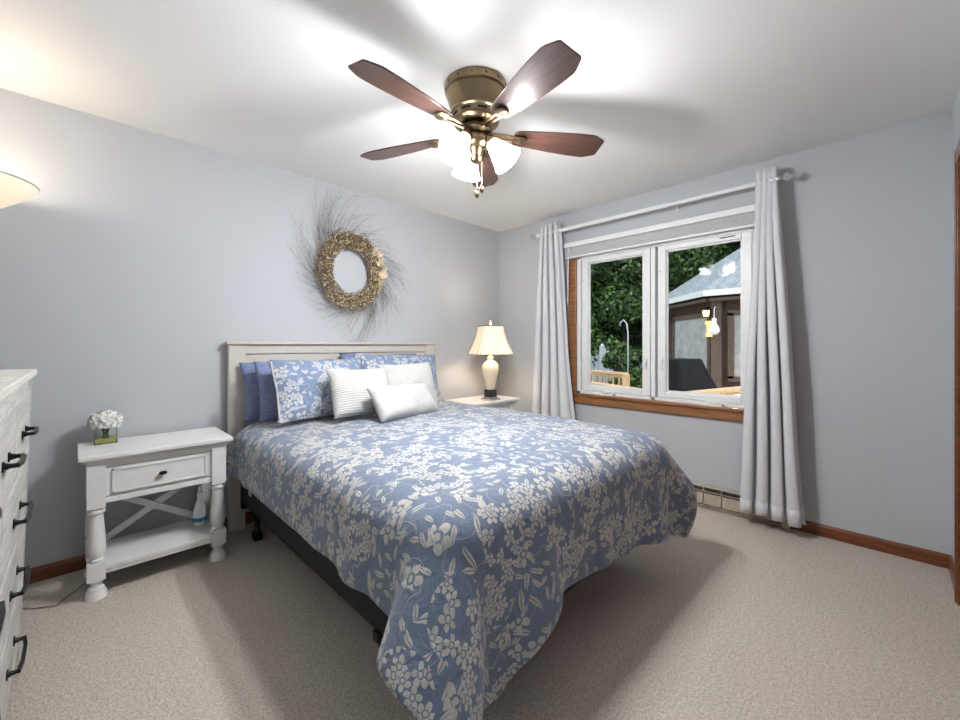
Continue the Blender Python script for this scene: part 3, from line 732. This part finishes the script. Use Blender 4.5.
# ============================================================= CURTAINS
rod = thing('curtain_rod', 'white curtain rod with crystal finials above the window', 'curtain rod', (-.13, -1.55, 2.255))
bm = nb(); tube(bm, [(0, .94, 0), (0, -.3, 0)], .017, 16); tube(bm, [(0, -.3, 0), (0, -.99, 0)], .0145, 16); obj('rod', bm, M['vinyl'], rod, True, angle=50)
for sy in (-1, 1):
    bm = nb(); lathe(bm, [(.012, 0), (.014, .004), (.008, .01), (.008, .018)], 16, T((0, (.94 if sy > 0 else -.985), 0)) @ R(-sy*PI/2, 'X'))
    e = obj('finial', bm, M['chrome'], rod, True)
    bm = nb(); bmesh.ops.create_icosphere(bm, subdivisions=2, radius=.027, matrix=T((0, .985 if sy > 0 else -1.03, 0)))
    obj('crystal_ball', bm, M['crystal'], e)
for y in (.80, -.32, -.84):
    bm = nb(); tube(bm, [(.13, y, .0), (.05, y, -.0), (0, y, -.014)], .005, 8); box(bm, .124, .13, y-.010, y+.010, -.02, .02); obj('bracket', bm, M['vinyl'], rod)
def curtain(label, top, bot, z1, z0, folds, seed):
    c = thing('window_curtain', label, 'curtain', (-.13, (top[0]+top[1])/2, 0), group='pale grey curtains')
    nx, nz = folds*14, 50; V_, F_ = [], []; rnd = random.Random(seed)
    yo = (top[0]+top[1])/2; amps = [rnd.uniform(.85, 1.15) for _ in range(folds+1)]
    for i in range(nz+1):
        s = i/nz; z = z1+(z0-z1)*s; e = s**.9
        ya = top[0]+(bot[0]-top[0])*(e*.6+.4*s*s); yb = top[1]+(bot[1]-top[1])*(e*.6+.4*s*s)
        for j in range(nx+1):
            t_ = j/nx; ph = t_*folds*2*PI
            A_ = (.024+.026*s)*amps[int(t_*folds)] * (1 + .2*math.sin(s*5+j*.05+seed))
            wv = math.cos(ph + .25*math.sin(s*3+seed)); sgn = wv
            x = A_*sgn
            y = ya+(yb-ya)*t_ - .010*(1+s)*math.sin(2*ph) + .006*math.sin(s*7+t_*5+seed)
            zz = z + (.006*math.sin(ph*1.0+seed) + .012*math.sin(t_*5) if i == nz else 0)
            V_.append((x, y-yo, zz))
    for i in range(nz):
        for j in range(nx):
            a = i*(nx+1)+j; F_.append((a, a+1, a+nx+2, a+nx+1))
    me = bpy.data.meshes.new('panel'); me.from_pydata(V_, [], F_); me.update()
    o = obj('fabric_panel', me, M['curtain'], c, True); s_ = o.modifiers.new('t', 'SOLIDIFY'); s_.thickness = .003
    # hem band
    bm = nb()
    rows = [(nz-3), nz]; 
    vv_ = []
    for i in range(nz-2, nz+1):
        for j in range(nx+1):
            x, y, z = V_[i*(nx+1)+j]; vv_.append(bm.verts.new((x-.003, y, z)))
    for i in range(2):
        for j in range(nx): bm.faces.new((vv_[i*(nx+1)+j], vv_[i*(nx+1)+j+1], vv_[(i+1)*(nx+1)+j+1], vv_[(i+1)*(nx+1)+j]))
    o2 = obj('hem', bm, M['curtain'], c, True); s_ = o2.modifiers.new('t', 'SOLIDIFY'); s_.thickness = .003
    for k in range(folds*2):
        yy = top[0]+(top[1]-top[0])*(k+.5)/(folds*2) - yo
        bm = nb(); pts = [(0+.021*math.cos(a), yy+ .004*math.cos(a)*(1 if k % 2 else -1), 2.255+.021*math.sin(a)) for a in [2*PI*q/16 for q in range(17)]]
        tube(bm, pts, .004, 6); obj('grommet', bm, M['steel'], c)
    return c
curtain('pale grey curtain hanging at the right end of the rod', (-2.415, -2.53), (-2.31, -2.67), 2.335, .085, 4, 3)
curtain('pale grey curtain hanging at the left end of the rod, behind the lamp', (-.655, -.865), (-.53, -1.05), 2.335, .20, 4, 5)

# ============================================================= WREATH
M['berry_dark'] = plain('dark_brown_seed', (.10, .06, .03), .6)
wr = thing('wreath', 'round wreath of golden berries and wispy twigs on the wall above the headboard', 'wreath', (-1.775, -.012, 1.775))
rr = random.Random(11)
bm = nb()
for k in range(560):     # woven ring twigs
    a0 = rr.uniform(0, 2*PI); rad_ = rr.uniform(.15, .262); dy = rr.uniform(-.055, -.004); ln = rr.uniform(.5, 1.1); pts = []
    out = rr.uniform(0, .05)
    for q in range(6):
        s = q/5; a = a0-ln*s; r_ = rad_+out*s*s+rr.uniform(-.006, .006); pts.append((r_*math.cos(a), dy+rr.uniform(-.005, .005), r_*math.sin(a)*1.12))
    tube(bm, pts, .0022, 3, .0012, False)
obj('woven_ring', bm, M['twig'], wr)
bm = nb()
for k in range(250):     # outward wispy twigs
    a0 = rr.uniform(0, 2*PI); rad_ = rr.uniform(.2, .26)
    sect = math.sin(a0*2.2+1)*.05+ (.07 if 1.6 < a0 < 3.4 else 0) + (.10 if 1.95 < a0 < 2.35 else 0)
    ln = rr.uniform(.04, .30)+sect; sweep = rr.uniform(.35, 1.0); pts = []; cur = rr.uniform(.5, 1.3)
    for q in range(8):
        s = q/7; a = a0-sweep*s**cur*.9; r_ = rad_+ln*s; x_ = r_*math.cos(a); z_ = r_*math.sin(a)*1.08; z_ = min(z_, .60)
        pts.append((x_, -.02-.05*s*rr.uniform(.6, 1), z_))
    tube(bm, pts, .0017, 3, .0006, False)
    for b in range(3):
        i = rr.randint(2, 6); p_ = Vector(pts[i]); d_ = (p_-Vector(pts[i-1])).normalized(); sd = Vector((-d_.z, 0, d_.x))*rr.choice((-1, 1))
        tube(bm, [p_, p_+(d_*.7+sd*.4)*rr.uniform(.03, .07)], .0009, 3, .0004, False)
obj('wispy_twigs', bm, M['twiggrey'], wr)
for nm, mt, cnt in (('golden_berries', M['berry'], 900), ('pale_berries', M['berry_pale'], 500), ('dark_seeds', M['berry_dark'], 450)):
    bm = nb()
    for k in range(cnt):
        a = rr.uniform(0, 2*PI); r_ = .150+.12*rr.random()**.9+.02*max(0, -math.sin(a))*rr.random() + (.07*rr.random()**2 if rr.random() < .22 else 0); 
        bmesh.ops.create_icosphere(bm, subdivisions=1, radius=rr.uniform(.0035, .006), matrix=T((r_*math.cos(a), -.03-.035*rr.random(), r_*math.sin(a)*1.12)))
    tag(obj(nm, bm, mt, wr, True), kind='stuff')
bm = nb()
for k in range(60):
    a = rr.uniform(-.75, .75); r_ = rr.uniform(.235, .30); c_ = Vector((r_*math.cos(a), -.03-.02*rr.random(), r_*math.sin(a)*1.0+.02)); an = rr.uniform(0, 2*PI); l_ = rr.uniform(.02, .04)
    d_ = Vector((math.cos(an), rr.uniform(-.3, .1), math.sin(an))); s_ = Vector((-d_.z, 0, d_.x))
    vs = [bm.verts.new(c_+q) for q in (-d_*l_, s_*l_*.45, d_*l_, -s_*l_*.45)]; bm.faces.new(vs)
obj('raffia_bow', bm, M['sisal'], wr)

# ============================================================= OUTDOORS
GZ = -.45
M['grass'] = plain('lawn', (.06, .10, .03), .95, var=.5, scale=3)
M['deckwood'] = wood('deck_cedar', (.50, .30, .14), (.78, .55, .32), (2, 8, 8), .6)
M['gazwood'] = wood('brown_siding', (.036, .020, .014), (.088, .050, .036), (6, 6, 1.5), .7)
M['gazwood2'] = wood('lighter_brown_trim', (.085, .056, .042), (.15, .105, .08), (6, 6, 1.5), .7)
t = NT('grey_shingle'); v = t.coord(); br = t.n.new('ShaderNodeTexBrick'); t.put(br.inputs[0], t.map(v, (1, 1, 1)))
br.inputs['Scale'].default_value = 5; br.inputs['Color1'].default_value = (.20, .22, .24, 1); br.inputs['Color2'].default_value = (.30, .33, .35, 1); br.inputs['Mortar'].default_value = (.10, .11, .12, 1); br.inputs['Mortar Size'].default_value = .012
t.base(br.outputs[0], .8); M['shingle'] = t.m
M['fascia'] = plain('white_fascia', (.75, .75, .72), .5)
M['screen'] = plain('pale_window_curtain', (.42, .42, .40), .6, var=.2, scale=6)
M['cover'] = plain('black_grill_cover', (.014, .014, .016), .75, var=.25, bump=.3, scale=9, Specular_IOR_Level=.12)
M['fence'] = plain('weathered_white_fence', (.50, .53, .56), .7)
M['lantern'] = plain('black_lantern', (.02, .02, .02), .4, .5)
M['lit'] = emis('lit_lantern_glass', (.8, .6, .3), (1, .62, .22), 2.2)
M['amber'] = emis('amber_glow', (.8, .4, .15), (1, .42, .12), 1.6)
t = NT('tree_leaves'); rnd_ = t.geo('Random Per Island'); t.base(t.ramp(rnd_, [(.0, (.012, .030, .008)), (.5, (.035, .085, .018)), (1, (.13, .23, .05))]), .5); M['leaf'] = t.m
M['bark'] = plain('tree_bark', (.06, .045, .035), .9, var=.4)
tag(obj('ground', bx(.16, 45, -22, 30, GZ-.1, GZ), M['grass']), 'green lawn outside beneath the trees', 'lawn', kind='structure')
tag(obj('trim_1', bx(.15, .80, -4, 1.5, 2.45, 2.50), M['fascia']), kind='structure')
def leaves(name, blobs, n, size, mat, parent, seed):
    rs = np.random.RandomState(seed); vol = np.array([b[3]**2 for b in blobs]); ch = rs.choice(len(blobs), n, p=vol/vol.sum())
    B = np.array(blobs)[ch]; d = rs.normal(size=(n, 3)); d /= np.linalg.norm(d, axis=1)[:, None]
    r = B[:, 3:4]*(.55+.5*rs.rand(n, 1)); c = B[:, :3]+d*r*np.array([1, 1, .8])
    nrm = d*.6+rs.normal(size=(n, 3))*.6+np.array([0, 0, .5]); nrm /= np.linalg.norm(nrm, axis=1)[:, None]
    a = np.cross(nrm, rs.normal(size=(n, 3))); a /= np.linalg.norm(a, axis=1)[:, None]; b = np.cross(nrm, a)
    s = (size*(.6+.8*rs.rand(n, 1)))
    V_ = np.stack([c-a*s, c+b*s*.5+nrm*s*.12, c+a*s, c-b*s*.5+nrm*s*.12], 1).reshape(-1, 3)
    me = bpy.data.meshes.new(name); me.vertices.add(4*n); me.vertices.foreach_set('co', V_.ravel()); me.loops.add(4*n); me.loops.foreach_set('vertex_index', np.arange(4*n))
    me.polygons.add(n); me.polygons.foreach_set('loop_start', np.arange(n)*4); me.polygons.foreach_set('loop_total', np.full(n, 4)); me.update()
    return obj(name, me, mat, parent)
def tree(label, x, y, h, spread, n, seed, size=.11, low=.0, kind='tree'):
    rs = random.Random(seed); t_ = thing(kind, label, 'tree' if kind == 'tree' else 'shrub', (x, y, GZ))
    blobs = []
    for k in range(16):
        a = rs.uniform(0, 2*PI); q = rs.random(); z = h*(low+(1-low)*rs.uniform(.05, .95)); rr_ = spread*math.sqrt(rs.random())*(.5+.5*math.sin(PI*min(1, z/h*.9+.1)))
        blobs.append((rr_*math.cos(a), rr_*math.sin(a), z, spread*rs.uniform(.32, .55)))
    leaves('foliage', blobs, n, size, M['leaf'], t_, seed)
    bm = nb(); tube(bm, [(0, 0, 0), (.1, .05, h*.35), (-.05, .1, h*.8)], .035*h**.8, 10, .02)
    for k in range(5):
        a = rs.uniform(0, 2*PI); z = h*rs.uniform(.25, .6); tube(bm, [(0.05, 0.05, z), (spread*.6*math.cos(a), spread*.6*math.sin(a), z+h*.2)], .05, 6, .015)
    obj('trunk', bm, M['bark'], t_); return t_
tree('leafy tree seen through the left pane, its branches low over the fence', 6.6, 4.4, 6.0, 1.7, 45000, 21, .06, .32)
tree('leafy tree between the two panes, close behind the roofed garden house', 9.6, 3.2, 7.5, 2.3, 45000, 22, .075, .05)
tree('dark tree far behind the white fence in the left pane', 9.2, 10.5, 8, 2.8, 30000, 23, .11, .12)
tree('tall tree rising behind the grey roof of the garden house', 12.5, -.2, 9.5, 3.2, 40000, 24, .10, .0)
tree('tall tree at the far right behind the grey roof', 13.5, -5.2, 10.5, 3.8, 40000, 25, .12, .0)
tree('dense dark tree at the far back of the garden behind the left pane', 12.5, 9, 9, 3.4, 26000, 26, .14, .0)
tree('dense tree at the far back centre of the garden', 14.5, 5, 10, 3.4, 26000, 27, .14, .0)
tree('tree at the left edge of the left pane, beyond the deck', 5.4, 8.0, 7, 2.0, 26000, 28, .08, .2)
tree('tree filling the farthest background to the right of the garden', 18.5, -1.0, 13, 4.5, 30000, 41, .2, .0)
tree('tree filling the farthest background behind the left pane', 16, 12, 12, 4.5, 30000, 42, .2, .0)
tree('broad dark tree closing the gap behind the left eave of the garden house', 15.5, 2.2, 8, 3.2, 30000, 43, .15, .0)
tree('low dense tree at the back of the lawn behind the garden hook', 10.8, 4.6, 4.5, 2.0, 30000, 44, .09, .0)
tree('bright green bush beside the deck post in the left pane', 4.7, .42, 1.15, .42, 3000, 31, .05, .0, 'bush')
tree('dark rounded bush beside the white fence', 6.2, 1.75, 1.75, .45, 6000, 32, .04, .0, 'bush')
tree('low green bush left of the garden house wall', 7.2, 1.75, 1.7, .6, 4000, 33, .06, .0, 'bush')
# deck with railing
DKZ = -.22
dk = thing('deck', 'light wooden deck outside the window', 'deck', (1.6, -1.2, 0))
bm = nb()
for k in range(28): box(bm, -1.3, 2.6, -3.0+k*.145, -3.0+k*.145+.138, DKZ-.03, DKZ)
obj('deck_boards', bm, M['deckwood'], dk)
for x in (-1.2, .6, 2.4):
    for y in (-2.9, -.9, .95): obj('support_post', bx(x-.05, x+.05, y-.05, y+.05, GZ, DKZ-.03), M['deckwood'], dk)
def railing(label, a, b, z=.70, posts=(0, 1), group=None):
    a = Vector((*a, 0)); b = Vector((*b, 0)); t_ = thing('deck_railing', label, 'railing', (a+b)/2, group='light wood deck railings'); m_ = (a+b)/2; a = a-m_; b = b-m_; L_ = (b-a).length
    bm = nb(); beam(bm, a+Vector((0, 0, z-.018)), b+Vector((0, 0, z-.018)), .14, .036); obj('top_cap', bm, M['deckwood'], t_)
    bm = nb(); beam(bm, a+Vector((0, 0, z-.07)), b+Vector((0, 0, z-.07)), .04, .06); beam(bm, a+Vector((0, 0, DKZ+.10)), b+Vector((0, 0, DKZ+.10)), .04, .06); obj('cross_rail', bm, M['deckwood'], t_)
    for s in posts:
        p_ = a.lerp(b, s); bm = nb(); beam(bm, p_+Vector((0, 0, DKZ)), p_+Vector((0, 0, z-.03)), .10, .10, (1, 0, 0)); obj('post', bm, M['deckwood'], t_)
    n_ = int(L_/.15)
    for k in range(1, n_):
        p_ = a.lerp(b, k/n_); bm = nb(); beam(bm, p_+Vector((0, 0, DKZ+.07)), p_+Vector((0, 0, z-.05)), .035, .035, (1, 0, 0)); obj('baluster', bm, M['deckwood'], t_)
railing('light wood deck railing across the left pane with square end post', (4.15, 1.75), (3.62, .28), .70)
railing('light wood deck railing running from the left pane towards the grill', (1.75, .05), (1.16, -1.30), .69, (0,))
railing('light wood deck railing behind the covered grill in the right pane', (1.06, -1.45), (2.70, -1.86), .69)
# grill with cover
F3 = Vector((.7037, .7105, 0)); R3 = Vector((.7105, -.7037, 0))
th_ = math.radians(18); e1 = R3*math.cos(th_)+F3*math.sin(th_); e2 = -R3*math.sin(th_)+F3*math.cos(th_)
gp = Vector((1.944, -1.216, 0))
gr = thing('covered_grill', 'barbecue grill under a black fitted cover beyond the right pane', 'grill', gp+e1*.3+e2*.3+Vector((0, 0, DKZ)), math.atan2(e1.y, e1.x))
bm = nb()
lv = [(.30, .30, .0+.12), (.31, .31, .60), (.31, .31, .885), (.30, .30, .90), (.20, .19, 1.225), (.185, .175, 1.235)]
rg = []
for hx, hy, z in lv:
    cut = .03
    rg.append([bm.verts.new((x+(-.015 if z > 1 else 0), y, z)) for x, y in ((-hx+cut, -hy), (hx-cut, -hy), (hx, -hy+cut), (hx, hy-cut), (hx-cut, hy), (-hx+cut, hy), (-hx, hy-cut), (-hx, -hy+cut))])
for a, b in zip(rg, rg[1:]):
    for k in range(8): bm.faces.new((a[k], a[(k+1) % 8], b[(k+1) % 8], b[k]))
bm.faces.new(rg[-1])
bmesh.ops.subdivide_edges(bm, edges=bm.edges[:], cuts=3, use_grid_fill=True)
for v_ in bm.verts:
    nz_ = mnoise.noise(v_.co*5); v_.co += Vector((nz_*.012, mnoise.noise(v_.co*5+Vector((3, 3, 3)))*.012, nz_*.006))
obj('fabric_cover', bm, M['cover'], gr, True, angle=35)
bm = nb()
for x in (-.24, .24):
    for y in (-.22, .22): lathe(bm, [(.05, 0), (.05, .03), (.012, .05), (.012, .2)], 12, T((x, y, 0)))
obj('wheel_leg', bm, M['lantern'], gr)
# garden house
GC = Vector((6.77, -1.80, 0)); gz = thing('garden_house', 'brown octagonal garden house with grey shingle roof outside the right pane', 'garden house', (GC.x, GC.y, GZ))
def octo(ap, z): Rr = ap/math.cos(PI/8); return [Vector((Rr*math.cos(PI/8+k*PI/4), Rr*math.sin(PI/8+k*PI/4), z-GZ)) for k in range(8)]
bm = nb(); a = [bm.verts.new(p) for p in octo(2.15, GZ)]; b = [bm.verts.new(p) for p in octo(2.15, 2.1)]
for k in range(8): bm.faces.new((a[k], a[(k+1) % 8], b[(k+1) % 8], b[k]))
bm.faces.new(b); bm.faces.new(a[::-1]); obj('wall', bm, M['gazwood'], gz)
bm = nb(); a = [bm.verts.new(p) for p in octo(2.46, 2.09)]; b = [bm.verts.new(p) for p in octo(2.46, 2.13)]; c_ = bm.verts.new((0, 0, 3.85-GZ))
for k in range(8): bm.faces.new((a[k], a[(k+1) % 8], b[(k+1) % 8], b[k])); bm.faces.new((b[k], b[(k+1) % 8], c_))
bm.faces.new(a[::-1]); rf = obj('roof', bm, M['shingle'], gz)
bm = nb(); P1, P2 = octo(2.47, 2.02), octo(2.47, 2.13)
for k in range(8): beam(bm, (P1[k]+P2[k])/2, (P1[(k+1) % 8]+P2[(k+1) % 8])/2, .03, .10)
obj('fascia', bm, M['fascia'], rf)
bm = nb(); P1 = octo(2.28, 1.97)
for k in range(8): beam(bm, P1[k], P1[(k+1) % 8], .26, .05)
obj('soffit', bm, M['gazwood2'], rf)
P1 = octo(2.16, GZ); P2 = octo(2.16, 1.98)
for k in range(8):
    bm = nb(); beam(bm, P1[k], P2[k], .16, .16, (1, 0, 0)); obj('corner_post', bm, M['gazwood2'] if k % 2 else M['gazwood'], gz)
for k in range(8):
    p_, q_ = P1[k], P1[(k+1) % 8]; mid = (p_+q_)/2; d_ = (q_-p_).normalized(); nrm = Vector((mid.x, mid.y, 0)).normalized()
    if nrm.x > .5: continue
    mid.z = 0; wz0, wz1, hw_ = .62-GZ, 1.74-GZ, .68
    bm = nb()
    for s in (-1, 1): beam(bm, mid+d_*s*hw_+Vector((0, 0, wz0)), mid+d_*s*hw_+Vector((0, 0, wz1)), .09, .08, nrm)
    for z in (wz0, wz1): beam(bm, mid-d_*(hw_+.045)+Vector((0, 0, z)), mid+d_*(hw_+.045)+Vector((0, 0, z)), .08, .09)
    fr_ = obj('window', bm, M['gazwood2'], gz)
    bm = nb(); beam(bm, mid-nrm*.0+Vector((0, 0, wz0)), mid-nrm*.0+Vector((0, 0, wz1)), .03, hw_*1.96, nrm.cross(Vector((0,0,1))).cross(Vector((0,0,1)))*-1 if False else d_)
    obj('pane', bm, M['screen'], fr_)
def lantern(label, loc, nrm_ang):
    t_ = thing('wall_lantern', label, 'wall lantern', loc, nrm_ang, group='lit lanterns on the garden house')
    bm = nb(); box(bm, -.02, .0, -.03, .03, -.10, .06); tube(bm, [(0, 0, .0), (.06, 0, .06), (.10, 0, .02)], .008, 8); obj('bracket', bm, M['lantern'], t_)
    bm = nb(); lathe(bm, [(.045, -.13), (.06, -.12), (.075, .0), (.08, .005), (.02, .05), (0, .06)], 6, T((.10, 0, 0))); obj('cage', bm, M['brass_dark'], t_)
    bm = nb(); lathe(bm, [(.0, -.122), (.052, -.11), (.070, -.01), (0, 0)], 6, T((.112, 0, 0))); obj('lamp_glass', bm, M['lit'], t_)

lantern('lit wall lantern at the left corner of the garden house, near the window mullion', (5.70, .36, 1.80), math.radians(160))
lantern('lit wall lantern on the garden house beside the hanging light bulb', (4.58, -.80, 1.80), math.radians(170))
bu = thing('hanging_bulb', 'oversized white hanging light bulb in front of the right wall lantern', 'light bulb', (4.25, -.955, 1.42))
bm = nb(); lathe(bm, [(0, -.06), (.045, -.05), (.078, -.01), (.082, .03), (.065, .08), (.036, .13), (.034, .17)], 24); obj('globe', bm, emis('white_bulb_glass', (.85, .85, .88), (.9, .92, 1), .12), bu, True)
bm = nb(); lathe(bm, [(.037, .165), (.037, .215), (.02, .225), (0, .23)], 20); tube(bm, [(0, 0, .22), (0, 0, .36), (.03, 0, .40), (.12, .02, .42), (.22, .03, .42)], .006, 8); obj('cap', bm, M['plastic'], bu, True, angle=40)
gs_ = obj('amber_light', (lambda bm: (lathe(bm, [(0, -.12), (.05, -.12), (.055, -.07), (.035, -.05), (.04, .08), (.07, .11), (.05, .15), (0, .15)], 12, T((4.53, -.80, 1.46))), bm)[-1])(nb()), M['amber']); tag(gs_, 'amber glowing ornament under the lantern behind the hanging bulb', 'ornament')
# scalloped fence, garden hook, hanging ornament
fe = thing('garden_fence', 'white picket fence with a scalloped top far behind the left pane', 'fence', (7.0, 3.39, GZ))
bm = nb()
for k in range(34):
    y = 1.9-k*.115; q = ((k-2) % 11)/11.; top_ = .92+.24*(1-math.sin(q*PI)) - GZ - .05
    box(bm, -.012, .012, y-.05, y+.05, .05, top_)
obj('pickets', bm, M['fence'], fe)
for z in (.25, 1.12): obj('cross_rail', bx(.012, .05, -2, 2, z, z+.08), M['fence'], fe)
for k in range(4):
    y = 1.9-.06+.0-(2+k*11)*.115+.115; bm = nb(); box(bm, -.05, .05, y-.05, y+.05, 0, 1.16-GZ); lathe(bm, [(.07, 0), (.05, .04), (.0, .08)], 4, T((0, y, 1.16-GZ))); obj('post', bm, M['fence'], fe)
gh = thing('garden_hook', 'slim white metal garden hook standing in front of the dark trees', 'garden hook', (5.0, .895, GZ))
bm = nb(); tube(bm, [(0, 0, 0), (0, .0, 1.9), (0, .03, 2.1), (0, .10, 2.18), (0, .17, 2.12), (0, .18, 2.05)], .014, 10); obj('hook_pole', bm, M['fence'], gh, True)
ho = thing('hanging_ornament', 'dark metal spiral garland hanging outside the left edge of the window', 'ornament', (.62, -.748, 1.02))
bm = nb(); tube(bm, [(0, 0, 0), (0, 0, 1.43)], .003, 6); obj('cord', bm, M['lantern'], ho)
for k in range(9):
    z = .03+k*.085; bm = nb(); lathe(bm, [(0, 0), (.012, .008), (.022, .03), (.014, .05), (0, .06)], 12, T((.004*(-1)**k, .006*(-1)**k, z)))
    obj('bead', bm, M['steel'] if k % 3 == 0 else M['railmetal'], ho, True)
pc = thing('patio_chair', 'white rounded patio chair back at the lower right of the right pane', 'chair', (1.60, -1.90, DKZ))
bm = nb(); tube(bm, [(-.02, -.22, .42), (0, -.24, .62), (.02, -.18, .80), (.02, 0, .88), (.02, .18, .80), (0, .24, .62), (-.02, .22, .42)], .022, 10); 
for q in range(5): tube(bm, [(-.01, -.12+q*.06, .42), (.02, -.12+q*.06, .86-.02*abs(q-2))], .010, 8)
obj('backrest', bm, M['plastic'], pc, True)
obj('seat', bx(-.42, 0, -.23, .23, .39, .42), M['plastic'], pc, bevel=.01)
for x in (-.38, -.02):
    for y in (-.2, .2): bm = nb(); tube(bm, [(x, y, .40), (x*1.05, y*1.08, 0)], .016, 8); obj('leg', bm, M['plastic'], pc)
